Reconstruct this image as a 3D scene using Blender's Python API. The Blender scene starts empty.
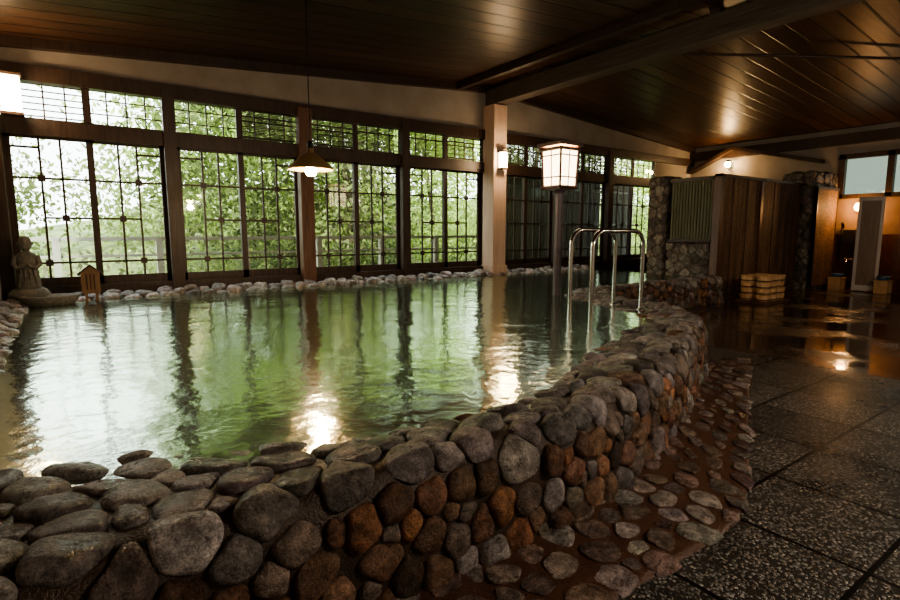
import bpy, bmesh, math, random
import numpy as np
from mathutils import Vector, Matrix
random.seed(7)
D = bpy.data
scene = bpy.context.scene
try:
    scene.view_settings.look = 'AgX - Medium High Contrast'
    scene.view_settings.exposure = 0.3
except Exception as ex: print(ex)

# ------------------------------------------------------------------ materials
def mat_new(name):
    m = D.materials.new(name); m.use_nodes = True
    nt = m.node_tree
    b = nt.nodes['Principled BSDF']
    return m, nt, b
def ramp(nt, fac, stops):
    r = nt.nodes.new('ShaderNodeValToRGB')
    el = r.color_ramp.elements
    while len(el) > 1: el.remove(el[-1])
    el[0].position = stops[0][0]; el[0].color = (*stops[0][1], 1)
    for p, c in stops[1:]:
        e = el.new(p); e.color = (*c, 1)
    nt.links.new(fac, r.inputs[0])
    return r.outputs[0]
def objcoord(nt, scale=(1, 1, 1)):
    tc = nt.nodes.new('ShaderNodeNewGeometry')
    mp = nt.nodes.new('ShaderNodeMapping')
    mp.inputs['Scale'].default_value = scale
    nt.links.new(tc.outputs['Position'], mp.inputs[0])
    return mp.outputs[0]
def noise(nt, vec, scale, detail=4, rough=.55):
    n = nt.nodes.new('ShaderNodeTexNoise')
    n.inputs['Scale'].default_value = scale; n.inputs['Detail'].default_value = detail
    n.inputs['Roughness'].default_value = rough
    nt.links.new(vec, n.inputs['Vector'])
    return n.outputs['Fac']
def bump(nt, b, h, strength=.3, dist=.01):
    n = nt.nodes.new('ShaderNodeBump')
    n.inputs['Strength'].default_value = strength; n.inputs['Distance'].default_value = dist
    nt.links.new(h, n.inputs['Height']); nt.links.new(n.outputs[0], b.inputs['Normal'])
    return n
def mixc(nt, fac, a, b, mode='MIX'):
    m = nt.nodes.new('ShaderNodeMix'); m.data_type = 'RGBA'; m.blend_type = mode
    for s, v in ((m.inputs[0], fac), (m.inputs[6], a), (m.inputs[7], b)):
        if isinstance(v, (int, float)): s.default_value = v
        elif isinstance(v, tuple): s.default_value = (*v, 1)
        else: nt.links.new(v, s)
    return m.outputs[2]
def simple(name, col, rough=.6, metal=0, col2=None, scale=(8, 8, 8), bmp=.2, bd=.005):
    m, nt, b = mat_new(name)
    v = objcoord(nt, scale)
    f = noise(nt, v, 1, 6)
    c = ramp(nt, f, [(.3, col), (.7, col2 or tuple(x * .65 for x in col))])
    nt.links.new(c, b.inputs['Base Color'])
    b.inputs['Roughness'].default_value = rough; b.inputs['Metallic'].default_value = metal
    if bmp: bump(nt, b, f, bmp, bd)
    return m
def emis(name, col, s):
    m, nt, b = mat_new(name)
    b.inputs['Base Color'].default_value = (*col, 1)
    b.inputs['Emission Color'].default_value = (*col, 1); b.inputs['Emission Strength'].default_value = s
    return m

M_wood_dark = simple('dark_wood', (.060, .036, .025), .45, 0, (.028, .016, .011), (30, 30, 2.5), .25)
M_wood_x = simple('dark_wood_beam', (.11, .09, .076), .6, 0, (.055, .043, .036), (30, 2, 30), .25)
M_wood_mid = simple('reddish_wood', (.18, .095, .062), .4, 0, (.09, .045, .028), (30, 30, 2.5), .2)
M_wood_pale = simple('pale_wood', (.68, .43, .22), .5, 0, (.48, .28, .13), (30, 30, 4), .15)
M_column = simple('column_wood', (.72, .54, .43), .5, 0, (.55, .39, .30), (25, 25, 1.5), .15)
M_plaster = simple('plaster', (.36, .32, .28), .9, 0, (.26, .225, .19), (2, 2, 2), .15)
M_plaster_r = simple('warm_plaster', (.30, .20, .13), .8, 0, (.22, .14, .085), (3, 3, 3), .15)
M_chrome, nt, b = mat_new('polished_steel')
b.inputs['Base Color'].default_value = (.82, .82, .8, 1); b.inputs['Metallic'].default_value = 1; b.inputs['Roughness'].default_value = .16
M_black = simple('black_metal', (.02, .02, .022), .4, .3, bmp=0)
M_bulb = emis('bulb_glow', (1, .72, .36), 90)
M_paper = emis('lantern_paper', (1, .76, .46), 5.5)
M_sconce = emis('sconce_paper', (1, .78, .45), 14)
M_orange = emis('orange_globe', (1, .50, .16), 18)
M_statue = simple('weathered_stone', (.20, .19, .17), .8, 0, (.10, .095, .085), (25, 25, 25), .5)
M_door_white = simple('pale_door_paint', (.74, .68, .60), .5, 0, (.62, .56, .49), (4, 4, 4), .1)
M_door_in = simple('door_panel_wood', (.30, .20, .13), .35, 0, (.22, .14, .09), (20, 20, 2), .1)
M_tile_wall = simple('red_wall_tile', (.10, .038, .025), .25, 0, (.05, .02, .014), (6, 6, 6), .15)
M_blue = simple('blue_plastic', (.06, .14, .26), .4, bmp=0)

# ceiling boards
M_ceil, nt, b = mat_new('ceiling_boards')
g = nt.nodes.new('ShaderNodeNewGeometry'); sx = nt.nodes.new('ShaderNodeSeparateXYZ'); nt.links.new(g.outputs['Position'], sx.inputs[0])
mu = nt.nodes.new('ShaderNodeMath'); mu.operation = 'MULTIPLY'; mu.inputs[1].default_value = 1 / .30; nt.links.new(sx.outputs[1], mu.inputs[0])
fr = nt.nodes.new('ShaderNodeMath'); fr.operation = 'FRACT'; nt.links.new(mu.outputs[0], fr.inputs[0])
fl = nt.nodes.new('ShaderNodeMath'); fl.operation = 'FLOOR'; nt.links.new(mu.outputs[0], fl.inputs[0])
wn = nt.nodes.new('ShaderNodeTexWhiteNoise'); wn.noise_dimensions = '1D'; nt.links.new(fl.outputs[0], wn.inputs['W'])
gr = noise(nt, objcoord(nt, (1.2, 22, 22)), 1, 6)
c1 = ramp(nt, gr, [(.3, (.095, .050, .030)), (.7, (.05, .027, .017))])
c2 = mixc(nt, .9, c1, ramp(nt, wn.outputs[0], [(0, (.7, .7, .7)), (1, (1.35, 1.35, 1.35))]), 'MULTIPLY')
groove = ramp(nt, fr.outputs[0], [(0, (0, 0, 0)), (.05, (.02, .02, .02)), (.08, (1, 1, 1)), (.94, (1, 1, 1)), (1, (0, 0, 0))])
c3 = mixc(nt, 1.0, c2, groove, 'MULTIPLY')
nt.links.new(c3, b.inputs['Base Color']); b.inputs['Roughness'].default_value = .36
b.inputs['Specular IOR Level'].default_value = .25
bump(nt, b, groove, .5, .01)

# stones
def stone_mat(name, rough0, rough1):
    m, nt, b = mat_new(name)
    a = nt.nodes.new('ShaderNodeAttribute'); a.attribute_name = 'Col'
    v = objcoord(nt)
    n1 = noise(nt, v, 16, 9, .62); n2 = noise(nt, v, 130, 4, .6); n3 = noise(nt, v, 6, 4); n4 = noise(nt, v, 48, 6, .72)
    k = ramp(nt, n1, [(.30, (.36, .33, .31)), (.5, (.95, .95, .95)), (.70, (2.0, 1.95, 1.9))])
    c = mixc(nt, 1, a.outputs['Color'], k, 'MULTIPLY')
    sp = ramp(nt, n2, [(.40, (.65, .64, .63)), (.6, (1.3, 1.3, 1.3))])
    c = mixc(nt, .8, c, sp, 'MULTIPLY')
    pit = ramp(nt, n4, [(.36, (.3, .28, .26)), (.45, (1, 1, 1))])
    c = mixc(nt, .85, c, pit, 'MULTIPLY')
    nt.links.new(c, b.inputs['Base Color'])
    r = ramp(nt, n3, [(.38, (rough0,) * 3), (.62, (rough1,) * 3)])
    nt.links.new(r, b.inputs['Roughness'])
    ad = nt.nodes.new('ShaderNodeMath'); ad.operation = 'ADD'; nt.links.new(n1, ad.inputs[0]); nt.links.new(n4, ad.inputs[1])
    bump(nt, b, ad.outputs[0], 1.0, .014)
    return m
M_stone = stone_mat('river_stone', .16, .42)
M_cobble = stone_mat('wet_cobble', .12, .35)
def mortar_mat(name, c0, c1, r, speck=False):
    m, nt, b = mat_new(name)
    v = objcoord(nt); n1 = noise(nt, v, 9, 8, .7); n2 = noise(nt, v, 120, 3)
    c = ramp(nt, n1, [(.3, c0), (.7, c1)])
    if speck:
        vo = nt.nodes.new('ShaderNodeTexVoronoi'); vo.inputs['Scale'].default_value = 7; nt.links.new(v, vo.inputs['Vector'])
        c = mixc(nt, .9, c, ramp(nt, vo.outputs['Distance'], [(.2, (1.5, 1.5, 1.5)), (.6, (.25, .25, .25))]), 'MULTIPLY')
    nt.links.new(c, b.inputs['Base Color'])
    b.inputs['Roughness'].default_value = r
    ad = nt.nodes.new('ShaderNodeMath'); ad.operation = 'ADD'; nt.links.new(n1, ad.inputs[0]); nt.links.new(n2, ad.inputs[1])
    bump(nt, b, ad.outputs[0], .6, .01)
    return m
M_mortar = mortar_mat('rim_mortar', (.030, .019, .013), (.085, .053, .035), .35)
M_mortar_red = mortar_mat('border_mortar', (.070, .033, .020), (.13, .062, .038), .3)
M_mortar_grey = mortar_mat('pier_mortar', (.06, .05, .042), (.12, .10, .08), .7)

# floor tiles
M_floor, nt, b = mat_new('pebble_wash_tiles')
v = objcoord(nt)
vo = nt.nodes.new('ShaderNodeTexVoronoi'); vo.inputs['Scale'].default_value = 66; nt.links.new(v, vo.inputs['Vector'])
peb = ramp(nt, vo.outputs['Distance'], [(.3, (1, 1, 1)), (.55, (0, 0, 0))])
sc = nt.nodes.new('ShaderNodeSeparateColor'); nt.links.new(vo.outputs['Color'], sc.inputs[0])
pc = ramp(nt, sc.outputs[0], [(0, (.085, .080, .072)), (.45, (.15, .141, .127)), (.8, (.25, .24, .215)), (1, (.42, .405, .375))])
c = mixc(nt, peb, (.045, .041, .036), pc)
big = noise(nt, v, 1.3, 5, .6)
c = mixc(nt, .8, c, ramp(nt, big, [(.3, (.6, .59, .58)), (.7, (1.35, 1.33, 1.3))]), 'MULTIPLY')
br = nt.nodes.new('ShaderNodeTexBrick'); br.offset = 0; br.inputs['Scale'].default_value = 1
br.inputs['Brick Width'].default_value = .6; br.inputs['Row Height'].default_value = .6
br.inputs['Mortar Size'].default_value = .011; br.inputs['Mortar Smooth'].default_value = .1
nt.links.new(v, br.inputs['Vector'])
br.inputs['Color1'].default_value = (.75, .75, .75, 1); br.inputs['Color2'].default_value = (1.3, 1.3, 1.3, 1)
c = mixc(nt, 1, c, br.outputs['Color'], 'MULTIPLY')
c = mixc(nt, br.outputs['Fac'], c, (.004, .0035, .003))
nt.links.new(c, b.inputs['Base Color'])
nt.links.new(ramp(nt, big, [(.35, (.22,) * 3), (.65, (.46,) * 3)]), b.inputs['Roughness'])
hh_ = mixc(nt, br.outputs['Fac'], peb, (0., 0., 0.))
bump(nt, b, hh_, .6, .006)
# smooth wet slab floor
M_wet, nt, b = mat_new('wet_stone_floor')
v = objcoord(nt); n1 = noise(nt, v, 1.1, 6, .55)
c = ramp(nt, n1, [(.3, (.042, .026, .018)), (.7, (.085, .060, .044))])
br = nt.nodes.new('ShaderNodeTexBrick'); br.offset = 0
br.inputs['Scale'].default_value = 1; br.inputs['Brick Width'].default_value = .9; br.inputs['Row Height'].default_value = .9
br.inputs['Mortar Size'].default_value = .008; nt.links.new(v, br.inputs['Vector'])
c = mixc(nt, br.outputs['Fac'], c, (.012, .008, .006))
nt.links.new(c, b.inputs['Base Color'])
nt.links.new(ramp(nt, n1, [(.46, (.05,) * 3), (.64, (.36,) * 3)]), b.inputs['Roughness'])
bump(nt, b, noise(nt, v, 14, 4), .05, .01)

# water
M_water = D.materials.new('spring_water'); M_water.use_nodes = True
nt = M_water.node_tree; nt.nodes.clear()
out = nt.nodes.new('ShaderNodeOutputMaterial')
v = objcoord(nt)
w1 = noise(nt, v, 2.6, 2, .5); w2 = noise(nt, v, 10, 3, .5)
ad = nt.nodes.new('ShaderNodeMath'); ad.operation = 'MULTIPLY_ADD'; ad.inputs[1].default_value = .4
nt.links.new(w2, ad.inputs[0]); nt.links.new(w1, ad.inputs[2])
bp = nt.nodes.new('ShaderNodeBump'); bp.inputs['Strength'].default_value = .27; bp.inputs['Distance'].default_value = .04
nt.links.new(ad.outputs[0], bp.inputs['Height'])
fre = nt.nodes.new('ShaderNodeFresnel'); fre.inputs['IOR'].default_value = 1.30; nt.links.new(bp.outputs[0], fre.inputs['Normal'])
gl = nt.nodes.new('ShaderNodeBsdfGlossy'); gl.inputs['Roughness'].default_value = .12; nt.links.new(bp.outputs[0], gl.inputs['Normal'])
gl.inputs['Color'].default_value = (.66, .72, .62, 1)
df = nt.nodes.new('ShaderNodeBsdfDiffuse'); df.inputs['Color'].default_value = (.018, .028, .019, 1)
tr = nt.nodes.new('ShaderNodeBsdfTransparent'); tr.inputs['Color'].default_value = (.64, .74, .60, 1)
m1 = nt.nodes.new('ShaderNodeMixShader'); m1.inputs[0].default_value = .85
nt.links.new(df.outputs[0], m1.inputs[1]); nt.links.new(tr.outputs[0], m1.inputs[2])
m2 = nt.nodes.new('ShaderNodeMixShader'); nt.links.new(fre.outputs[0], m2.inputs[0])
nt.links.new(m1.outputs[0], m2.inputs[1]); nt.links.new(gl.outputs[0], m2.inputs[2])
nt.links.new(m2.outputs[0], out.inputs[0])

# glass
def glass(name, col):
    m = D.materials.new(name); m.use_nodes = True
    nt = m.node_tree; nt.nodes.clear()
    out = nt.nodes.new('ShaderNodeOutputMaterial')
    tr = nt.nodes.new('ShaderNodeBsdfTransparent'); tr.inputs[0].default_value = (*col, 1)
    gl = nt.nodes.new('ShaderNodeBsdfGlossy'); gl.inputs['Roughness'].default_value = .03
    mx = nt.nodes.new('ShaderNodeMixShader'); mx.inputs[0].default_value = .06
    nt.links.new(tr.outputs[0], mx.inputs[1]); nt.links.new(gl.outputs[0], mx.inputs[2]); nt.links.new(mx.outputs[0], out.inputs[0])
    return m
M_glass = glass('window_glass', (.92, .96, .93)); M_glass2 = glass('tinted_glass', (.24, .265, .235))

# leaves
M_leaf = D.materials.new('foliage'); M_leaf.use_nodes = True
nt = M_leaf.node_tree; nt.nodes.clear()
out = nt.nodes.new('ShaderNodeOutputMaterial')
a = nt.nodes.new('ShaderNodeAttribute'); a.attribute_name = 'Col'
df = nt.nodes.new('ShaderNodeBsdfDiffuse'); tl = nt.nodes.new('ShaderNodeBsdfTranslucent')
nt.links.new(a.outputs['Color'], df.inputs[0]); nt.links.new(a.outputs['Color'], tl.inputs[0])
mx = nt.nodes.new('ShaderNodeMixShader'); mx.inputs[0].default_value = .5
nt.links.new(df.outputs[0], mx.inputs[1]); nt.links.new(tl.outputs[0], mx.inputs[2]); nt.links.new(mx.outputs[0], out.inputs[0])
M_bark = simple('bark', (.16, .12, .08), .9, 0, (.08, .06, .04), (10, 10, 3), .5, .02)
M_ground = simple('garden_ground', (.16, .17, .08), .9, 0, (.10, .10, .05), (2, 2, 2), .3)
M_hill = simple('mossy_bank', (.22, .27, .10), .9, 0, (.06, .08, .03), (2.5, 2.5, 2.5), .8, .2)
M_bamboo = simple('bamboo_poles', (.17, .165, .10), .5, 0, (.085, .085, .05), (20, 20, 2), .2)
M_green = simple('green_bamboo_panel', (.17, .175, .11), .6, 0, (.10, .10, .063), (30, 30, 2), .2)
M_rail_out = simple('weathered_rail', (.50, .47, .40), .7, 0, (.35, .32, .26), (10, 10, 10), .1)
# woven reed: fine irregular horizontal reeds bound by vertical cords
M_weave, nt, b = mat_new('woven_reed')
c = ramp(nt, noise(nt, objcoord(nt, (14, 14, 90)), 1, 5, .6), [(.35, (.085, .045, .027)), (.5, (.18, .105, .063)), (.65, (.34, .21, .13))])
c = mixc(nt, .8, c, ramp(nt, noise(nt, objcoord(nt, (30, 30, .6)), 1, 4, .6), [(.38, (.5, .48, .46)), (.6, (1.3, 1.3, 1.3))]), 'MULTIPLY')
c = mixc(nt, .8, c, ramp(nt, noise(nt, objcoord(nt, (2, 2, 1)), 1, 3), [(.35, (.6, .6, .6)), (.65, (1.2, 1.2, 1.2))]), 'MULTIPLY')
nt.links.new(c, b.inputs['Base Color']); b.inputs['Roughness'].default_value = .7
bump(nt, b, c, .6, .01)

# ------------------------------------------------------------------ mesh builder
class MB:
    def __init__(s): s.v = []; s.f = []; s.m = []; s.sm = []
    def add(s, vs, fs, m=0, smooth=False):
        o = len(s.v); s.v += [tuple(p) for p in vs]
        for f in fs: s.f.append([i + o for i in f]); s.m.append(m); s.sm.append(smooth)
    def box(s, x0, x1, y0, y1, z0, z1, m=0, T=None):
        vs = [Vector((x, y, z)) for z in (z0, z1) for y in (y0, y1) for x in (x0, x1)]
        if T: vs = [T @ p for p in vs]
        s.add(vs, [(0, 2, 3, 1), (4, 5, 7, 6), (0, 1, 5, 4), (2, 6, 7, 3), (0, 4, 6, 2), (1, 3, 7, 5)], m)
    def lathe(s, prof, c, seg=24, m=0, smooth=True, sy=1, T=None):
        vs = []
        for r, z in prof:
            for i in range(seg):
                a = 2 * math.pi * i / seg
                vs.append(Vector((r * math.cos(a), r * math.sin(a) * sy, z)))
        if T: vs = [T @ p for p in vs]
        vs = [(p[0] + c[0], p[1] + c[1], p[2] + c[2]) for p in vs]
        fs = []
        n = len(prof)
        for j in range(n - 1):
            for i in range(seg):
                k = (i + 1) % seg
                fs.append((j * seg + i, j * seg + k, (j + 1) * seg + k, (j + 1) * seg + i))
        s.add(vs, fs, m, smooth)
        if prof[0][0] > 1e-4: s.add(vs[:seg], [tuple(range(seg))[::-1]], m)
        if prof[-1][0] > 1e-4: s.add(vs[-seg:], [tuple(range(seg))], m)
    def tube(s, pts, r, seg=10, m=0, r2=None):
        pts = [Vector(p) for p in pts]; n = len(pts); vs = []
        for i, p in enumerate(pts):
            t = (pts[min(i + 1, n - 1)] - pts[max(i - 1, 0)]).normalized()
            a = Vector((0, 0, 1)) if abs(t.z) < .9 else Vector((1, 0, 0))
            u = t.cross(a).normalized(); w = t.cross(u)
            if i:
                u = (pu - t * pu.dot(t)).normalized(); w = t.cross(u)
            pu = u
            rr = r if r2 is None else r + (r2 - r) * i / (n - 1)
            for k in range(seg):
                q = 2 * math.pi * k / seg
                vs.append(p + (u * math.cos(q) + w * math.sin(q)) * rr)
        fs = [(j * seg + i, j * seg + (i + 1) % seg, (j + 1) * seg + (i + 1) % seg, (j + 1) * seg + i) for j in range(n - 1) for i in range(seg)]
        s.add(vs, fs, m, True)
        s.add(vs[:seg], [tuple(range(seg))[::-1]], m); s.add(vs[-seg:], [tuple(range(seg))], m)
    def obj(s, name, mats, parent=None, bevel=0):
        me = D.meshes.new(name); me.from_pydata(s.v, [], s.f); me.update()
        for m in (mats if isinstance(mats, (list, tuple)) else [mats]): me.materials.append(m)
        me.polygons.foreach_set('material_index', s.m); me.polygons.foreach_set('use_smooth', s.sm)
        o = D.objects.new(name, me); scene.collection.objects.link(o)
        bm = bmesh.new(); bm.from_mesh(me); bmesh.ops.recalc_face_normals(bm, faces=bm.faces); bm.to_mesh(me); bm.free()
        if parent: o.parent = parent
        if bevel:
            md = o.modifiers.new('bevel', 'BEVEL'); md.width = bevel; md.segments = 2; md.limit_method = 'ANGLE'
        return o
def empty(name, loc=(0, 0, 0)):
    e = D.objects.new(name, None); e.location = loc; scene.collection.objects.link(e); return e
def point(name, loc, power, col, r=.05, parent=None):
    l = D.lights.new(name, 'POINT'); l.energy = power; l.color = col; l.shadow_soft_size = r
    o = D.objects.new(name, l); o.location = loc; scene.collection.objects.link(o)
    if parent: o.parent = parent
    return o

# ------------------------------------------------------------------ stone strips
def catmull(P, n):
    P = np.array(P, float); P = np.vstack([2 * P[0] - P[1], P, 2 * P[-1] - P[-2]])
    out = []
    for i in range(1, len(P) - 2):
        t = np.linspace(0, 1, n, endpoint=False)[:, None]
        p0, p1, p2, p3 = P[i - 1:i + 3]
        out.append(.5 * ((2 * p1) + (-p0 + p2) * t + (2 * p0 - 5 * p1 + 4 * p2 - p3) * t ** 2 + (-p0 + 3 * p1 - 3 * p2 + p3) * t ** 3))
    out.append(P[-2:-1]); return np.vstack(out)
class Strip:
    def __init__(s, inner, outer, prof):
        s.I = catmull(inner, 14); s.O = catmull(outer, 14)
        mid = (s.I + s.O) / 2
        s.S = np.concatenate([[0], np.cumsum(np.linalg.norm(np.diff(mid, axis=0), axis=1))]); s.smax = s.S[-1]
        Wm = np.mean(np.linalg.norm(s.O - s.I, axis=1))
        pr = np.array(prof, float)
        xy = np.stack([pr[:, 0] * Wm + pr[:, 1], pr[:, 2]], 1)
        s.w = np.concatenate([[0], np.cumsum(np.linalg.norm(np.diff(xy, axis=0), axis=1))]); s.wmax = s.w[-1]; s.pr = pr
    def P(s, a, w):
        a = np.clip(a, 0, s.smax); w = np.clip(w, 0, s.wmax)
        I = np.stack([np.interp(a, s.S, s.I[:, k]) for k in (0, 1)], -1); O = np.stack([np.interp(a, s.S, s.O[:, k]) for k in (0, 1)], -1)
        d = O - I; W = np.linalg.norm(d, axis=-1, keepdims=True); d = d / W
        k = np.interp(w, s.w, s.pr[:, 0])[..., None]; of = np.interp(w, s.w, s.pr[:, 1])[..., None]; z = np.interp(w, s.w, s.pr[:, 2])[..., None]
        return np.concatenate([I + d * (k * W + of), z], -1)
    def frame(s, a, w, e=.03):
        ds = (s.P(a + e, w) - s.P(a - e, w)) / (2 * e); dw = (s.P(a, w + e) - s.P(a, w - e)) / (2 * e)
        ls = np.linalg.norm(ds, axis=-1); lw = np.linalg.norm(dw, axis=-1)
        lw = np.maximum(lw, .25); ls = np.maximum(ls, .25)
        t = ds / ls[..., None]; n = np.cross(dw, ds); n /= np.linalg.norm(n, axis=-1, keepdims=True) + 1e-9
        b = np.cross(t, n)
        return t, b, n, ls, lw
def build_strip(name, st, rmin, rmax, colfn, seed, hk=.55, mats=None, w0=0., w1=1., ncand=6000, power=1.4, rfac=None, shrink=.97, el=.08, hfac=None):
    rng = np.random.default_rng(seed)
    r = rmin + (rmax - rmin) * rng.random(ncand) ** power
    r = np.sort(r)[::-1]
    a = rng.random(ncand) * st.smax; w = (w0 + (w1 - w0) * rng.random(ncand)) * st.wmax
    P = st.P(a, w)
    if rfac is not None: r = r * rfac(P)
    acc = []; AP = np.zeros((0, 3)); AR = np.zeros(0)
    for i in range(ncand):
        if len(acc) == 0 or np.all(np.linalg.norm(AP - P[i], axis=1) > (AR + r[i]) * .84):
            acc.append(i); AP = np.vstack([AP, P[i]]); AR = np.append(AR, r[i])
    verts = []; faces = []; cols = []; base = 0
    t, b, n, ls, lw = st.frame(a[acc], w[acc])
    for q, i in enumerate(acc):
        p = AP[q]; rr = AR[q]
        near = np.linalg.norm(p[:2]) < 3.4
        nt_, nr = (40, 13) if near else (18, 7)
        d = AP - p; dist = np.linalg.norm(d, axis=1)
        nb = np.where((dist > 1e-6) & (dist < rr * 3.6 + rmax))[0]
        th = np.linspace(0, 2 * math.pi, nt_, endpoint=False)
        ph = rng.random(3) * 6.28
        acc_p = (1 / (rr * 1.38 * (1 + 2.2 * el * np.sin(2 * th + ph[0])))) ** 8
        dx = d[nb] @ t[q]; dy = d[nb] @ b[q]
        tj = np.arctan2(dy, dx); lim = dist[nb] * (rr / (rr + AR[nb]))
        cs = np.maximum(0, np.cos(th[:, None] - tj[None, :])) / lim[None, :]
        acc_p = acc_p + np.sum(cs ** 8, axis=1)
        R = acc_p ** (-1 / 8) * shrink
        R = R * (1 + .04 * np.sin(3 * th + ph[1]) + .025 * np.sin(5 * th + ph[2]))
        c = hk * R.mean() * (0.75 + .6 * rng.random())
        if hfac is not None: c *= hfac(p)
        tilt = rng.normal(0, .07, 2)
        fi = np.linspace(-.5, math.pi / 2, nr)[:-1]
        rad = np.sign(np.cos(fi)) * np.abs(np.cos(fi)) ** .6; hh = np.sign(np.sin(fi)) * np.abs(np.sin(fi)) ** .8
        X = (rad[:, None] * (R * np.cos(th))[None]).ravel(); Y = (rad[:, None] * (R * np.sin(th))[None]).ravel()
        H = (hh[:, None] * c * np.ones(nt_)[None]).ravel()
        X = np.append(X, 0); Y = np.append(Y, 0); H = np.append(H, c)
        k1 = rng.normal(0, 1, (5, 2)) / rr * np.array([1.4, 1.4, 2.2, 3.2, 4.2])[:, None]; pp = rng.random(5) * 6.28
        am = (.11, .11, .08, .05, .035)
        wob = sum(np.sin(X * k1[j, 0] + Y * k1[j, 1] + pp[j]) * am[j] for j in range(5))
        H = H * (1 + wob) + np.where(H > 0, X * tilt[0] + Y * tilt[1], 0)
        tang = p + X[:, None] * t[q] + Y[:, None] * b[q]
        curv = st.P(a[i] + X / ls[q], w[i] + Y / lw[q] * (1 if np.dot(st.P(np.array(a[i]), np.array(w[i] + .02)) - p, b[q]) > 0 else -1))
        V = tang * .35 + curv * .65 + n[q] * H[:, None]
        verts.append(V)
        F = []
        m = len(fi)
        for j in range(m - 1):
            for k in range(nt_):
                k2 = (k + 1) % nt_
                F.append((base + j * nt_ + k, base + j * nt_ + k2, base + (j + 1) * nt_ + k2, base + (j + 1) * nt_ + k))
        top = base + m * nt_
        for k in range(nt_): F.append((base + (m - 1) * nt_ + k, base + (m - 1) * nt_ + (k + 1) % nt_, top))
        faces += F; base += len(V)
        cols.append(np.tile(np.append(colfn(w[i] / st.wmax, p, rng), 1.), (len(V), 1)))
    nst = len(faces)
    ns, nw = int(st.smax / .06) + 2, 22
    A, Wg = np.meshgrid(np.linspace(0, st.smax, ns), np.linspace(0, st.wmax, nw), indexing='ij')
    G = st.P(A, Wg).reshape(-1, 3)
    for i in range(ns - 1):
        for j in range(nw - 1):
            faces.append((base + i * nw + j, base + (i + 1) * nw + j, base + (i + 1) * nw + j + 1, base + i * nw + j + 1))
    verts.append(G); cols.append(np.ones((len(G), 4)))
    V = np.vstack(verts); C = np.vstack(cols)
    V[:, 0] = np.maximum(V[:, 0], -.695)
    me = D.meshes.new(name); me.from_pydata(V.tolist(), [], faces); me.update()
    at = me.color_attributes.new('Col', 'FLOAT_COLOR', 'POINT'); at.data.foreach_set('color', C.astype(np.float32).ravel())
    me.materials.append(mats[0]); me.materials.append(mats[1])
    mi = np.zeros(len(faces), np.int32); mi[nst:] = 1
    me.polygons.foreach_set('material_index', mi); me.polygons.foreach_set('use_smooth', np.ones(len(faces), bool))
    bm = bmesh.new(); bm.from_mesh(me); bmesh.ops.recalc_face_normals(bm, faces=bm.faces); bm.to_mesh(me); bm.free()
    o = D.objects.new(name, me); scene.collection.objects.link(o)
    return o

def jit(c, rng, s=.22):
    c = np.array(c) * (1 + rng.normal(0, s)); return np.clip(c * (1 + rng.normal(0, .03, 3)), .01, .9)
GREY = [(.215, .19, .185), (.26, .235, .228), (.165, .148, .143), (.30, .27, .26), (.195, .165, .16)]
BROWN = [(.19, .10, .062), (.13, .075, .048), (.22, .13, .085), (.14, .11, .09), (.25, .12, .06), (.19, .155, .13)]
def col_rim(u, p, rng):
    if p[2] > .40: c = GREY[rng.integers(5)] if rng.random() < .95 else BROWN[rng.integers(6)]
    else: c = BROWN[rng.integers(6)] if rng.random() < .75 else GREY[rng.integers(5)]
    return jit(c, rng)
def col_border(u, p, rng):
    c = [(.21, .15, .125), (.17, .12, .10), (.27, .215, .19), (.31, .275, .255), (.15, .125, .115)][rng.integers(5)]
    return jit(c, rng)
def col_grey(u, p, rng): return jit(GREY[rng.integers(5)], rng, .25)
def col_pier(u, p, rng): return jit([(.16, .135, .115), (.21, .18, .155), (.12, .10, .088)][rng.integers(3)], rng, .25)

inner = [(-.68, 2.62), (-.26, 2.46), (.3, 2.22), (.8, 2.03), (1.3, 1.93), (1.75, 1.92), (2.15, 2.0), (2.9, 2.40), (4.2, 2.92), (4.7, 3.15), (4.92, 3.6), (5.1, 4.2), (5.5, 4.95), (6.4, 5.38), (8, 5.42), (9.7, 5.45)]
outer = [(-.68, 1.5), (-.2, 1.52), (.2, 1.54), (.7, 1.55), (1.25, 1.55), (1.75, 1.55), (2.35, 1.66), (3.25, 1.95), (4.3, 2.40), (5.0, 2.76), (5.5, 3.4), (5.65, 4.1), (6.0, 4.7), (6.6, 4.98), (8.2, 5.02), (9.8, 5.05)]
prof = [(0, -.50, 0.02), (0, -.16, .31), (0, 0, .415), (.5, 0, .458), (1, -.06, .468), (1, -.01, .435), (1, .02, .34), (1, .03, .15), (1, .045, -.01)]
rim = Strip(inner, outer, prof)
rf = lambda P: np.where(P[:, 2] < .37, .70, 1.0)
build_strip('stone_pool_rim', rim, .044, .100, col_rim, 9, hk=.32, mats=[M_stone, M_mortar], w0=.02, w1=.99, ncand=24000, power=.85, rfac=rf, hfac=lambda p: 1.35 if p[2] < .37 else 1.0)

bi = [(-.68, 1.60), (.2, 1.63), (1.25, 1.64), (1.75, 1.64), (2.40, 1.70), (3.25, 2.0), (4.3, 2.42), (5.0, 2.76)]
bo = [(-.68, 1.08), (.2, 1.08), (1.2, 1.08), (1.7, 1.07), (2.35, 1.08), (2.9, 1.28), (3.9, 1.75), (5.6, 2.55)]
bst = Strip(bi, bo, [(0, 0, .030), (.3, 0, .016), (1, 0, .012), (1, .01, -.01)])
build_strip('cobble_border', bst, .04, .088, col_border, 5, hk=.08, mats=[M_cobble, M_mortar_red], w0=.06, w1=.93, ncand=9000, power=1.0, shrink=.90, el=.14)

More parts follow.
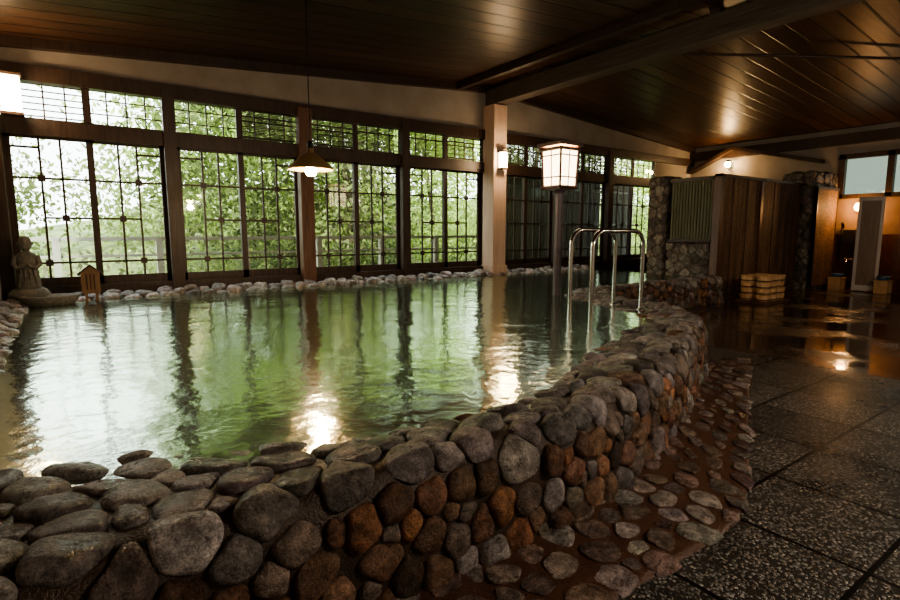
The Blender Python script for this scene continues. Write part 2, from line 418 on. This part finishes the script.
wst = Strip([(9.9, 8.15), (5, 8.18), (1, 8.15), (-.66, 8.15)], [(9.9, 8.46), (5, 8.46), (1, 8.46), (-.66, 8.46)], [(0, -.06, 0), (0, 0, .42), (1, 0, .47)])
build_strip('window_edge_stones', wst, .06, .11, col_grey, 6, hk=.5, mats=[M_stone, M_mortar], w0=.55, w1=.97, ncand=2500)
lst = Strip([(-.42, 8.1), (-.44, 6), (-.40, 4), (-.42, 2.7)], [(-.68, 8.1), (-.68, 6), (-.68, 4), (-.68, 2.7)], [(0, .06, 0), (0, 0, .42), (1, 0, .48)])
build_strip('side_bank_stones', lst, .05, .10, col_grey, 7, hk=.45, mats=[M_stone, M_mortar], w0=.55, w1=.97, ncand=2500)

# ------------------------------------------------------------------ floor, water
mb = MB()
mb.box(-.8, 5.9, -3.1, 8.7, -.2, 0, 0); mb.box(5.9, 14.8, -3.1, 8.7, -.2, 0, 1)
mb.obj('floor', [M_floor, M_wet])
mb = MB(); mid = [((i[0] + o[0]) / 2, (i[1] + o[1]) / 2) for i, o in zip(catmull(inner, 4), catmull(outer, 4))]
poly = mid + [(9.95, 5.3), (9.95, 8.4), (-.62, 8.4), (-.62, mid[0][1])]
mb.add([(x, y, .438) for x, y in poly], [tuple(range(len(poly)))])
mb.obj('pool_water', M_water)
M_basin = mortar_mat('pool_basin', (.055, .068, .048), (.14, .155, .11), .8, True)
mb = MB(); mb.add([(x, y, .012) for x, y in poly], [tuple(range(len(poly)))]); mb.obj('pool_basin_floor', M_basin)

# ------------------------------------------------------------------ room shell
RX, RZ, EZ, XL, XR, YW = 7.2, 4.2, 3.62, -.7, 14.7, 8.64
def cz(x): return EZ + (RZ - EZ) * (1 - abs(x - RX) / 7.9)
YB = -3.0
mb = MB()
for x0, x1 in ((XL - .15, RX), (RX, XR + .15)):
    z0, z1 = cz(x0), cz(x1)
    vs = [(x0, YB - .15, z0), (x1, YB - .15, z1), (x1, YW + 1.3, z1), (x0, YW + 1.3, z0)]
    mb.add(vs + [(x, y, z + .15) for x, y, z in vs], [(0, 1, 2, 3), (7, 6, 5, 4), (0, 4, 5, 1), (1, 5, 6, 2), (2, 6, 7, 3), (3, 7, 4, 0)])
mb.obj('ceiling', M_ceil)
HD = 3.27
def gable(mb, x0, x1, y0, y1, zb, m=0):
    xs = sorted({x0, x1} | ({RX} if x0 < RX < x1 else set()))
    for a_, b_ in zip(xs[:-1], xs[1:]):
        vs = [(a_, y0, zb), (b_, y0, zb), (b_, y0, cz(b_)), (a_, y0, cz(a_))]
        vs += [(x, y1, z) for x, y, z in vs]
        mb.add(vs, [(0, 1, 2, 3), (7, 6, 5, 4), (0, 4, 5, 1), (1, 5, 6, 2), (2, 6, 7, 3), (3, 7, 4, 0)], m)
mb = MB()
gable(mb, XL, XR, YW, YW + .15, HD)
mb.box(XL, XR, YW - .02, YW + .15, 0, .5, 1)
mb.box(13.0, XR, YW, YW + .15, .5, HD, 0)
mb.obj('wall_north', [M_plaster, M_wood_dark])
mb = MB(); gable(mb, XL, XR, YB - .15, YB, 0); mb.obj('wall_south', M_plaster)
mb = MB(); mb.box(XL - .15, XL, YB, YW, 0, cz(XL)); mb.obj('wall_west', M_plaster)
mb = MB()
mb.box(XR, XR + .15, YB, 1.0, 0, cz(XR)); mb.box(XR, XR + .15, 5.0, YW, 0, cz(XR), 0)
mb.box(XR, XR + .15, 1.0, 5.0, 1.25, 2.12, 1); mb.box(XR, XR + .15, 1.0, 5.0, 0, 1.25, 2); mb.box(XR, XR + .15, 1.0, 5.0, 3.02, cz(XR), 0)
mb.obj('wall_east', [M_plaster, M_plaster_r, M_tile_wall])
mb = MB()
for y in (1.0, 2.1, 3.1, 4.02, 4.93): mb.box(XR - .04, XR + .1, y - .05, y + .07, 2.08, 3.06)
mb.box(XR - .04, XR + .1, 1, 5, 2.06, 2.16); mb.box(XR - .04, XR + .1, 1, 5, 2.96, 3.07)
mb.box(XR + .05, XR + .06, 1.0, 5, 2.1, 3.0, 1)
mb.obj('window_11', [M_wood_dark, M_glass2])
mb = MB()
for x0, x1 in ((XL, RX), (RX, XR)):
    z0, z1 = cz(x0), cz(x1)
    vs = [(x0, YW - .1, z0 - .12), (x1, YW - .1, z1 - .12), (x1, YW - .1, z1), (x0, YW - .1, z0)]
    mb.add(vs + [(x, YW, z) for x, y, z in vs], [(0, 1, 2, 3), (7, 6, 5, 4), (0, 4, 5, 1), (1, 5, 6, 2), (2, 6, 7, 3), (3, 7, 4, 0)])
mb.box(XL, XR, YW - .08, YW + .1, HD - .12, HD + .07)
mb.box(XL, XR, YW - .06, YW + .1, 2.50, 2.70)
mb.box(XL, XR, YW - .08, YW + .12, .47, .60)
for x in (1.28, 5.13, 9.15, 11.0): mb.box(x - .08, x + .08, YW - .11, YW - .0, .48, HD)
mb.obj('trim_1', M_wood_dark)
mb = MB(); mb.box(XR - .12, XR, YB, YW, 3.28, 3.52); mb.obj('trim_2', M_wood_dark)
mb = MB(); mb.box(3.12, 3.34, YW - .16, YW, .48, HD); mb.obj('trim_3', M_wood_mid, bevel=.008)
mb = MB(); mb.box(XL, XL + .14, YW - .2, YW, .48, cz(XL) - .1); mb.obj('trim_4', M_wood_dark, bevel=.006)
# beams
mb = MB(); mb.box(RX - .14, RX + .14, YB, YW, 3.82, 4.12)
for y in (1.0, 4.0, 7.0): mb.box(RX - .06, RX + .06, y - .07, y + .07, 4.12, 4.2)
mb.obj('ridge_beam', M_wood_x, bevel=.01)
mb = MB()
x = 6.35; mb.box(x - .05, x + .05, YB, YW - .1, cz(x) - .12, cz(x) - .005)
mb.tube([(7.3, 5.2, 4.0), (12.5, 1.2, cz(12.5) - .02)], .022, 8)
mb.obj('ceiling_purlin_and_brace', M_wood_dark)

# windows ------------------------------------------------------------
def door_leaf(mb, x0, x1, z0, z1, y, flip):
    s = .08
    mb.box(x0, x0 + s, y - .02, y + .02, z0, z1); mb.box(x1 - s, x1, y - .02, y + .02, z0, z1)
    mb.box(x0, x1, y - .02, y + .02, z0, z0 + .13); mb.box(x0, x1, y - .02, y + .02, z1 - .06, z1)
    x0 += s; x1 -= s; W = x1 - x0; a, b_ = x0 + W * .36, x0 + W * .64
    t = .013
    for x in (a, b_): mb.box(x - t, x + t, y - .012, y + .012, z0, z1)
    hs = (z0 + .32, z0 + .90, z0 + 1.40, z0 + 1.78)
    for z in (hs[0], hs[2]): mb.box(x0, x1, y - .012, y + .012, z - t, z + t)
    if flip:
        mb.box(x0, a, y - .012, y + .012, hs[1] - t, hs[1] + t); mb.box(b_, x1, y - .012, y + .012, hs[3] - t, hs[3] + t)
    else:
        mb.box(b_, x1, y - .012, y + .012, hs[1] - t, hs[1] + t); mb.box(x0, a, y - .012, y + .012, hs[3] - t, hs[3] + t)
    mb.box(a, b_, y - .012, y + .012, hs[1] - t, hs[1] + t)
    sq = [(a, hs[0]), (b_, hs[1]), (a, hs[2])] if not flip else [(b_, hs[0]), (a, hs[1]), (b_, hs[2])]
    for x, z in sq: mb.box(x - .04, x + .04, y - .016, y + .016, z - .04, z + .04)
    mb.box(x0, x1, y - .003, y + .003, z0 + .1, z1 - .06, 1)
bays = [(-.62, 1.28), (1.28, 3.22), (3.22, 5.13), (5.13, 7.05), (7.3, 9.15), (9.15, 11.0), (11.0, 12.98)]
for i, (x0, x1) in enumerate(bays):
    mb = MB(); pw = .05
    mb.box(x0 - .0, x0 + pw, YW - .0, YW + .1, .5, HD); mb.box(x1 - pw, x1, YW - .0, YW + .1, .5, HD)
    xm = (x0 + x1) / 2
    door_leaf(mb, x0 + pw, xm + .04, .58, 2.53, YW + .02, 0); door_leaf(mb, xm - .04, x1 - pw, .58, 2.53, YW + .065, 1)
    z0, z1 = 2.67, HD - .06
    mb.box(x0 + pw, x1 - pw, YW, YW + .04, z0, z0 + .05); mb.box(x0 + pw, x1 - pw, YW, YW + .04, z1 - .05, z1)
    mb.box(xm - .045, xm + .045, YW, YW + .04, z0, z1)
    for h_, (a, b_) in enumerate(((x0 + pw, xm), (xm, x1 - pw))):
        for k in (.25, .5, .75): mb.box(a + (b_ - a) * k - .009, a + (b_ - a) * k + .009, YW + .01, YW + .03, z0, z1)
        nh = 7 if (i + h_) % 2 == 0 else 3
        for k in range(1, nh): zz = z0 + (z1 - z0) * k / nh; mb.box(a, b_, YW + .012, YW + .028, zz - .007, zz + .007)
    mb.box(x0 + pw, x1 - pw, YW + .018, YW + .022, z0, z1, 1)
    mb.obj('window_%d' % (i + 1), [M_wood_dark, M_glass])
mb = MB(); mb.box(7.0, 7.34, 8.28, YW - .01, .4, 3.8); mb.box(6.97, 7.37, 8.25, YW - .01, .4, .62); mb.obj('wooden_column', M_column, bevel=.012)
# reed blinds hung outside in front of the transoms
mb = MB()
for x0, x1 in ((2.3, 3.15), (3.3, 5.05), (5.2, 6.95), (7.35, 9.1), (9.2, 10.95)):
    for k in range(26): mb.box(x0, x1, YW + .20, YW + .207, 2.66 + k * .024, 2.66 + k * .024 + .0165)
    for xx in np.arange(x0 + .15, x1, .4): mb.box(xx - .005, xx + .005, YW + .195, YW + .212, 2.64, 3.3)
mb.obj('hanging_reed_blinds', M_bamboo)

# ------------------------------------------------------------------ sconces, lamps
def sconce(name, x, y, z, w, h, mat, power, col):
    e = empty(name, (x, y, z)); mb = MB()
    mb.box(-w / 2, w / 2, -.14, -.02, -h / 2, h / 2); mb.obj('shade', mat, e, .01)
    mb = MB(); mb.box(-w / 2 - .015, w / 2 + .015, -.155, 0, -h / 2 - .03, -h / 2); mb.box(-w / 2 - .015, w / 2 + .015, -.155, 0, h / 2, h / 2 + .03)
    mb.box(-w / 2, w / 2, -.02, 0.0, -h / 2, h / 2)
    mb.obj('frame', M_wood_dark, e)
    point('bulb_light', (0, -.3, 0), power, col, .08, e)
WARM = (1, .68, .38)
sconce('wall_sconce', -.42, YW - .21, 2.92, .19, .42, M_sconce, 24, WARM)
sconce('wall_sconce', 7.17, 8.28, 2.72, .13, .30, M_sconce, 32, WARM)

M_shade = simple('enamel_shade', (.40, .27, .13), .35, 0, (.32, .21, .09), (5, 5, 5), 0)
def pendant(loc, power, top, col=WARM):
    e = empty('pendant_lamp', loc); mb = MB()
    mb.lathe([(.028, .16), (.035, .10), (.06, .085), (.11, .055), (.17, 0.0), (.225, -.055), (.23, -.07), (.222, -.068), (.165, -.012), (.105, .04), (.05, .07), (.02, .08)], (0, 0, 0), 40)
    mb.obj('shade', M_shade, e)
    mb = MB(); mb.tube([(0, 0, .14), (0, 0, top - loc[2])], .006, 8); mb.lathe([(.0, .22), (.022, .215), (.03, .19), (.03, .13), (.0, .13)], (0, 0, 0), 16)
    mb.lathe([(.0, 0), (.06, 0), (.06, -.03), (0, -.03)], (0, 0, top - loc[2] - .0), 20)
    mb.obj('cord_and_cap', M_black, e)
    mb = MB(); mb.lathe([(0, -.135), (.04, -.125), (.062, -.085), (.055, -.045), (.02, .02), (.0, .03)], (0, 0, 0), 20); mb.obj('bulb', M_bulb, e)
    point('bulb_light', (0, 0, -.2), power, col, .06, e)
pendant((2.08, 5.35, 2.0), 75, cz(2.0))
pendant((3.4, -.9, 2.5), 140, cz(3.4), (1, .88, .74))  # unseen pendant out of view, added to light the rim face and floor
pendant((8.5, -.2, 2.6), 85, cz(8.5), (1, .82, .64))  # another unseen pendant, added to light the foreground from the right

# post lantern
e = empty('post_lantern', (5.42, 5.05, 0))
mb = MB(); mb.lathe([(.055, 0), (.055, 1.86)], (0, 0, 0), 20); mb.lathe([(.09, 1.8), (.09, 1.83), (.06, 1.86)], (0, 0, 0), 20)
mb.obj('post', simple('post_metal', (.14, .12, .14), .35, .2, (.09, .08, .09), (4, 4, 4), .05), e)
mb = MB(); w0, w1 = .145, .165; z0, z1 = 1.9, 2.40
mb.add([(-w0, -w0, z0), (w0, -w0, z0), (w0, w0, z0), (-w0, w0, z0), (-w1, -w1, z1), (w1, -w1, z1), (w1, w1, z1), (-w1, w1, z1)],
       [(0, 1, 5, 4), (1, 2, 6, 5), (2, 3, 7, 6), (3, 0, 4, 7)]); mb.obj('paper_panels', M_paper, e)
mb = MB()
for sx_ in (-1, 1):
    for sy_ in (-1, 1): mb.tube([(sx_ * (w0 + .005), sy_ * (w0 + .005), z0 - .03), (sx_ * (w1 + .005), sy_ * (w1 + .005), z1)], .02, 4)
for z, w in ((z0 - .01, w0 + .02), (z1 - .02, w1 + .02)):
    for a_, b_ in (((-w, -w), (w, -w)), ((w, -w), (w, w)), ((w, w), (-w, w)), ((-w, w), (-w, -w))): mb.tube([(*a_, z), (*b_, z)], .022, 4)
for sg in (-1, 1):
    mb.tube([(0, sg * (w0 + .006), z0), (0, sg * (w1 + .006), z1)], .009, 4); mb.tube([(sg * (w0 + .006), 0, z0), (sg * (w1 + .006), 0, z1)], .009, 4)
for zz in (2.02, 2.3):
    w = w0 + (w1 - w0) * (zz - z0) / .5 + .006
    for a_, b_ in (((-w, -w), (w, -w)), ((w, -w), (w, w)), ((w, w), (-w, w)), ((-w, w), (-w, -w))): mb.tube([(*a_, zz), (*b_, zz)], .009, 4)
mb.box(-.215, .215, -.215, .215, 2.42, 2.46)
mb.add([(-.2, -.2, 2.46), (.2, -.2, 2.46), (.2, .2, 2.46), (-.2, .2, 2.46), (0, 0, 2.53)], [(0, 1, 4), (1, 2, 4), (2, 3, 4), (3, 0, 4)])
mb.box(-.15, .15, -.15, .15, 1.86, 1.895); mb.obj('lantern_frame', M_wood_mid, e)
point('bulb_light', (-.0, 0, 2.15), 40, WARM, .1, e)

# handrails
def rail(x0, x1, y, z0, z1, ztop):
    r = .16; pts = [(x0, y, z0)]
    for k in range(9):
        a_ = math.pi - k / 8 * math.pi / 2; pts.append((x0 + r + r * math.cos(a_), y, ztop - r + r * math.sin(a_)))
    for k in range(9):
        a_ = math.pi / 2 - k / 8 * math.pi / 2; pts.append((x1 - r + r * math.cos(a_), y, ztop - r + r * math.sin(a_)))
    pts.append((x1, y, z1))
    mb = MB(); mb.tube(pts, .023, 14); mb.lathe([(.05, 0), (.05, .012), (.025, .016)], (x1, y, z1 + .03), 16)
    mb.obj('pool_handrail', M_chrome)
rail(4.14, 4.95, 3.4, .0, .44, 1.31)
rail(4.34, 5.08, 3.85, .0, .44, 1.32)

# ------------------------------------------------------------------ partition / right side
e = empty('reed_screen_partition')
mb = MB()
for x0, x1 in ((10.05, 11.55), (11.65, 13.3)):
    mb.box(x0, x1, 5.28, 5.34, .06, 2.34)
mb.obj('reed_panels', M_weave, e)
mb = MB()
for x in (10.0, 11.6, 13.32): mb.box(x - .05, x + .05, 5.24, 5.38, 0, 2.38)
mb.box(9.95, 13.4, 5.24, 5.38, 2.33, 2.38); mb.box(9.95, 13.4, 5.25, 5.37, .0, .07)
for x in (10.5, 11.05, 12.2, 12.75): mb.tube([(x, 5.275, .05), (x, 5.275, 2.34)], .008, 6)
mb.obj('frame', M_wood_mid, e)
e = empty('green_bamboo_fence')
mb = MB()
for k in range(14): mb.lathe([(.03, 1.15), (.03, 2.30)], (10.0, 5.42 + k * .062, 0), 8)
mb.obj('bamboo', M_green, e)
mb = MB(); mb.box(9.95, 10.05, 5.40, 6.28, 2.28, 2.35); mb.box(9.95, 10.05, 5.40, 6.28, 1.1, 1.16); mb.obj('rails', M_wood_dark, e)

def stone_block(name, x0, x1, y0, y1, z1, seed, rmin=.06, rmax=.11):
    mid_y = (y0 + y1) / 2
    I = [(x0 + .12, y1), (x0 + .12, mid_y), (x0 + .14, y0 + .14), ((x0 + x1) / 2, y0 + .12), (x1, y0 + .12)]
    O = [(x0, y1), (x0, mid_y), (x0 + .03, y0 + .03), ((x0 + x1) / 2, y0), (x1, y0)]
    st = Strip(I, O, [(0, 0, z1), (1, 0, z1 - .02), (1, 0, 0)])
    return build_strip(name, st, rmin, rmax, col_pier, seed, hk=.2, mats=[M_stone, M_mortar_grey], w0=.02, w1=1, ncand=2500)
stone_block('stone_base_wall', 9.96, 10.1, 5.42, 6.26, 1.08, 21)
stone_block('stone_pier', 9.93, 10.4, 6.36, 6.70, 2.42, 22)
stone_block('rock_faced_pillar', 13.42, 14.62, 5.0, 5.6, 2.62, 23, .07, .13)
mb = MB(); mb.box(10.5, 14.6, 6.9, 7.0, 0, 2.3); mb.obj('wall_inner', M_wood_dark)
mb = MB(); mb.box(13.36, 14.5, 4.90, 4.93, .1, 2.25); mb.box(13.34, 14.52, 4.89, 4.94, 2.23, 2.29, 1)
mb.box(13.36, 13.40, 4.89, 4.94, 0, 2.25, 1); mb.box(14.46, 14.50, 4.89, 4.94, 0, 2.25, 1); mb.obj('standing_reed_blind', [M_weave, M_wood_dark])

e = empty('gable_roof_trim')
mb = MB()
for ya, yb, za, zb in ((8.55, 7.4, 2.95, 3.45), (7.4, 5.3, 3.45, 2.9)):
    hh = .09
    vs = [(XR - .25, ya, za), (XR - .25, yb, zb), (XR - .25, yb, zb + hh), (XR - .25, ya, za + hh)]
    mb.add(vs + [(XR - .01, y, z) for x, y, z in vs], [(0, 1, 2, 3), (7, 6, 5, 4), (0, 4, 5, 1), (1, 5, 6, 2), (2, 6, 7, 3), (3, 7, 4, 0)])
mb.obj('rafters', M_wood_dark, e)
e = empty('bracket_lamp', (XR, 7.5, 3.1))
mb = MB(); mb.lathe([(0, -.09), (.05, -.07), (.07, 0), (.05, .06), (0, .09)], (-.2, 0, 0), 16); mb.obj('globe', M_bulb, e)
mb = MB(); mb.tube([(0, 0, -.05), (-.1, 0, -.16), (-.2, 0, -.1)], .012, 8); mb.lathe([(.03, -.11), (.06, -.08), (.03, -.08)], (-.2, 0, 0), 12); mb.lathe([(.09, .05), (.06, .09), (0, .12)], (-.2, 0, 0), 12); mb.box(-.02, 0, -.05, .05, -.1, .05); mb.obj('bracket', M_black, e)
point('bulb_light', (-.38, 0, 0), 28, (1, .58, .24), .06, e)
e = empty('globe_wall_lamp', (XR, 4.5, 1.86))
mb = MB(); mb.lathe([(0, -.10), (.07, -.08), (.10, 0), (.07, .08), (0, .10)], (-.14, 0, 0), 20); mb.obj('globe', M_orange, e)
mb = MB(); mb.box(-.05, 0, -.05, .05, -.05, .05); mb.obj('mount', M_black, e)
point('bulb_light', (-.34, 0, 0), 26, (1, .52, .2), .06, e)
e = empty('shower_fixture', (XR, 4.66, 0))
mb = MB(); mb.box(-.12, 0, -.12, .12, 1.05, 1.35); mb.box(-.1, 0, -.05, .05, .8, .92)
mb.tube([(-.06, .14, .75), (-.08, .16, 1.4)], .012, 8); mb.tube([(-.05, .14, 1.4), (-.16, .12, 1.5)], .03, 8)
mb.obj('dispenser_and_tap', M_black, e, .01)
mb = MB(); mb.tube([(0, -.02, .68), (-.1, -.02, .7), (-.16, -.02, .62)], .018, 8); mb.tube([(-.05, -.1, .68), (-.05, .06, .68)], .022, 8); mb.obj('faucet', M_chrome, e)
for xx, yy in ((14.2, 4.68), (14.1, 3.8)):
    e = empty('washing_stool', (xx, yy, 0))
    mb = MB(); mb.box(-.17, .17, -.13, .13, .24, .28); mb.box(-.15, -.12, -.12, .12, 0, .24); mb.box(.12, .15, -.12, .12, 0, .24); mb.box(-.12, .12, -.01, .01, .08, .14)
    mb.lathe([(.08, .281), (.12, .36), (.125, .36), (.1, .3)], (0, 0, 0), 20, 1); mb.obj('stool_and_basin', [M_wood_pale, M_blue], e)
e = empty('door_1', (14.08, 4.36, 0))
T = Matrix.Rotation(math.radians(-74), 4, 'Z')
mb = MB(); mb.box(0, .06, -.02, .02, 0.02, 2.05, 0, T); mb.box(.39, .45, -.02, .02, 0.02, 2.05, 0, T); mb.box(.06, .39, -.02, .02, 1.97, 2.05, 0, T); mb.box(.06, .39, -.02, .02, .02, .14, 0, T)
mb.box(.06, .39, -.006, .006, .14, 1.97, 1, T); mb.obj('door_leaf', [M_door_white, M_door_in], e)

# wooden bucket stack
e = empty('wooden_bucket_stack', (10.55, 4.72, 0))
mb = MB()
mb.box(-.42, .42, -.36, .22, .0, .05, 1)
rngb = random.Random(3)
for L in range(4):
    for c_ in range(3):
        for r_ in range(2):
            x = -.27 + c_ * .27 + rngb.uniform(-.012, .012); y = -.2 + r_ * .27 + rngb.uniform(-.01, .01); z = .05 + L * .115
            mb.lathe([(.118, 0), (.13, .11), (.112, .11), (.104, .02), (0, .02)], (x, y, z), 18, 0)
            mb.lathe([(.1195, .008), (.122, .008), (.1255, .03), (.1235, .03)], (x, y, z), 18, 1)
mb.obj('buckets', [M_wood_pale, M_wood_mid], e)

# statue ------------------------------------------------------------
e = empty('stone_statue', (-.42, 8.2, .47))
mb = MB()
mb.lathe([(.0, 0), (.2, 0), (.21, .08), (.17, .14), (.13, .16), (0, .16)], (0, 0, 0), 14)
mb.lathe([(.12, .15), (.125, .2), (.11, .32), (.10, .45), (.105, .52), (.085, .57), (.04, .60), (.035, .62), (0, .62)], (0, 0, 0), 20, sy=.8)
mb.lathe([(0, .60), (.04, .61), (.062, .65), (.066, .70), (.055, .75), (.03, .78), (0, .785)], (0, -.01, 0), 18)
for sg in (-1, 1):
    mb.tube([(sg * .10, 0, .54), (sg * .125, -.03, .44), (sg * .09, -.09, .40), (sg * .01, -.105, .44)], .034, 10, 0, .02)
    mb.lathe([(0, -.02), (.012, -.012), (.014, .01), (0, .022)], (sg * .066, 0, .69), 8)
mb.lathe([(0, 0), (.01, .005), (.008, .02), (0, .03)], (0, -.073, .68), 8)
for k in range(4): mb.tube([(-.09 + k * .06, -.095 + abs(k - 1.5) * .02, .17), (-.06 + k * .04, -.085, .38)], .012, 6)
mb.obj('figure_on_plinth', M_statue, e)
e = empty('stone_basin', (-.22, 7.92, .40))
mb = MB(); mb.lathe([(.0, 0), (.2, 0), (.27, .07), (.3, .14), (.27, .15), (.2, .1), (0, .08)], (0, 0, 0), 20, sy=.7); mb.obj('basin', M_statue, e)
e = empty('wooden_sign', (.2, 8.08, .43))
mb = MB(); mb.add([(-.1, -.02, .1), (.1, -.02, .1), (.1, -.02, .36), (0, -.02, .44), (-.1, -.02, .36), (-.1, .02, .1), (.1, .02, .1), (.1, .02, .36), (0, .02, .44), (-.1, .02, .36)],
      [(0, 1, 2, 3, 4), (9, 8, 7, 6, 5), (0, 5, 6, 1), (1, 6, 7, 2), (2, 7, 8, 3), (3, 8, 9, 4), (4, 9, 5, 0)])
mb.box(-.07, -.04, -.015, .015, 0, .1); mb.box(.04, .07, -.015, .015, 0, .1)
for k in range(3): mb.box(-.05 + k * .04, -.035 + k * .04, -.023, -.02, .15, .34, 1)
mb.tube([(-.13, -.01, .34), (0, -.01, .455), (.13, -.01, .34)], .016, 4, 1)
mb.obj('board', [simple('sign_wood', (.24, .14, .08), .6, 0, (.17, .1, .055), (20, 20, 3), .1), M_wood_dark], e)

# ------------------------------------------------------------------ garden
mb = MB(); mb.box(-25, 40, YW + .2, 40, -.3, -.02); mb.obj('garden_ground', M_ground)
mb = MB()
mb.box(-3, 13.2, 10.1, 10.18, 1.16, 1.22); mb.box(-3, 13.2, 10.12, 10.16, .9, .94); mb.box(-3, 13.2, 10.12, 10.16, .55, .59)
for k in range(12): mb.box(-3 + k * 1.4, -2.9 + k * 1.4, 10.08, 10.18, -.05, 1.22)
mb.obj('veranda_railing', M_rail_out)
mb = MB()
for k in range(84):
    x = 8.4 + k * .062
    if 12.1 < x < 12.6: continue
    mb.lathe([(.028, -.05), (.028, 2.75 + .05 * math.sin(k * 2.1))], (x, 9.75, 0), 7)
for z in (.6, 1.5, 2.4): mb.tube([(8.35, 9.70, z), (13.6, 9.70, z)], .03, 8)
mb.obj('bamboo_garden_fence', M_bamboo)
garden = empty('garden_trees')
rng = np.random.default_rng(11)
def foliage(name, centers, nl, rad, leaf, cols):
    vs = []; C = []
    for c0 in centers:
        n = nl
        p = rng.normal(0, 1, (n, 3)) * np.array(rad) * rng.uniform(.6, 1.3) + c0
        p[:, 1] = np.maximum(p[:, 1], 10.4)
        d1 = rng.normal(0, 1, (n, 3)); d1 /= np.linalg.norm(d1, axis=1)[:, None]
        d2 = np.cross(d1, rng.normal(0, 1, (n, 3))); d2 /= np.linalg.norm(d2, axis=1)[:, None]
        s = leaf * rng.uniform(.6, 1.4, (n, 1))
        q = np.stack([p - d1 * s, p + d2 * s * .45, p + d1 * s, p - d2 * s * .45], 1)
        vs.append(q.reshape(-1, 3))
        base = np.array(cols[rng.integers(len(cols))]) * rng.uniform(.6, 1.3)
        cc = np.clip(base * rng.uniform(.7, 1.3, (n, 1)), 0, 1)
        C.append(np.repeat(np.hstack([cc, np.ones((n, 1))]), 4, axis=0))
    V = np.vstack(vs); C = np.vstack(C)
    F = np.arange(len(V)).reshape(-1, 4)
    me = D.meshes.new(name); me.from_pydata(V.tolist(), [], F.tolist()); me.update()
    at = me.color_attributes.new('Col', 'FLOAT_COLOR', 'POINT'); at.data.foreach_set('color', C.astype(np.float32).ravel())
    me.materials.append(M_leaf); o = D.objects.new(name, me); scene.collection.objects.link(o); o.parent = garden
    return o
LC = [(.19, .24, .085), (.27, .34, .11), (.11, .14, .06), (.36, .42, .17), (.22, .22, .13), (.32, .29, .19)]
LB = [(.46, .60, .16), (.55, .66, .22), (.38, .50, .14)]  # brighter leaf colours, sunlight on part of the canopy put into the colour
def rc(n, r0, r1, y0, y1, z0, z1):
    L = []
    for _ in range(n):
        y = rng.uniform(y0, y1); L.append((rng.uniform(r0, r1) * y, y, rng.uniform(z0, z1)))
    return L
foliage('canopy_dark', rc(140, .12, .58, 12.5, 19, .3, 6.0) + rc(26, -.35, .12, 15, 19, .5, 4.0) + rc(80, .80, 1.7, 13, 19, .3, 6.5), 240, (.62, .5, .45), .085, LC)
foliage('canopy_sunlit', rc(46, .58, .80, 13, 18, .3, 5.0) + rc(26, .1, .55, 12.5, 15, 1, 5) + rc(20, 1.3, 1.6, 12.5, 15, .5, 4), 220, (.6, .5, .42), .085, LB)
foliage('shrubs', [(rng.uniform(-4, 19), rng.uniform(11.2, 12.3), rng.uniform(.1, .7)) for _ in range(90)], 180, (.4, .3, .26), .06, LC)
mb = MB()
for k in range(14):
    x = rng.uniform(-3, 20); y = rng.uniform(12.5, 17); l = rng.uniform(-.8, .8); r = rng.uniform(.06, .15)
    mb.tube([(x, y, -.1), (x + l * .3, y, 2), (x + l, y, 4.2), (x + l * 1.8, y, 7)], r, 10, 0, r * .5)
mb.obj('trunks', M_bark, garden)
nx, ny = 90, 20; vs = []
for j in range(ny):
    for i in range(nx):
        x = -12 + 50 * i / (nx - 1); y = 13 + 12 * j / (ny - 1)
        hgt = 3.2 * (j / (ny - 1)) ** .8 * (.45 + .55 * min(1, max(0, (x + 1) / 6)))
        vs.append((x, y, -.1 + hgt + .25 * math.sin(x * 1.3 + j) * math.cos(y * 1.1 + x * .5)))
mb = MB(); mb.add(vs, [(j * nx + i, j * nx + i + 1, (j + 1) * nx + i + 1, (j + 1) * nx + i) for j in range(ny - 1) for i in range(nx - 1)], 0, True)
mb.obj('hillside', M_hill, garden)

# ------------------------------------------------------------------ light
sun = D.lights.new('sun', 'SUN'); sun.energy = 8; sun.angle = .02; sun.color = (1, .96, .88)
so = D.objects.new('sun', sun); scene.collection.objects.link(so)
so.rotation_euler = Vector((-.5, -.75, 1.0)).to_track_quat('Z', 'Y').to_euler()
w = D.worlds.new('World'); scene.world = w; w.use_nodes = True
bg = w.node_tree.nodes['Background']; bg.inputs[0].default_value = (.94, .975, 1.0, 1); bg.inputs[1].default_value = 6.5
pl = D.lights.new('daylight_portal', 'AREA'); pl.shape = 'RECTANGLE'; pl.size = 13.6; pl.size_y = 2.8
pl.cycles.is_portal = True
po = D.objects.new('daylight_portal', pl); scene.collection.objects.link(po); po.location = (6.2, YW + .13, 1.9)
po.rotation_euler = (math.radians(-90), 0, 0)

# ------------------------------------------------------------------ camera
cam = D.cameras.new('camera'); cam.sensor_width = 36; cam.lens = 21.24; cam.clip_start = .05
co = D.objects.new('camera', cam); scene.collection.objects.link(co)
co.location = (0, 0, 1.3); co.rotation_euler = (math.radians(90 - 7.3), 0, math.radians(-35.6))
scene.camera = co
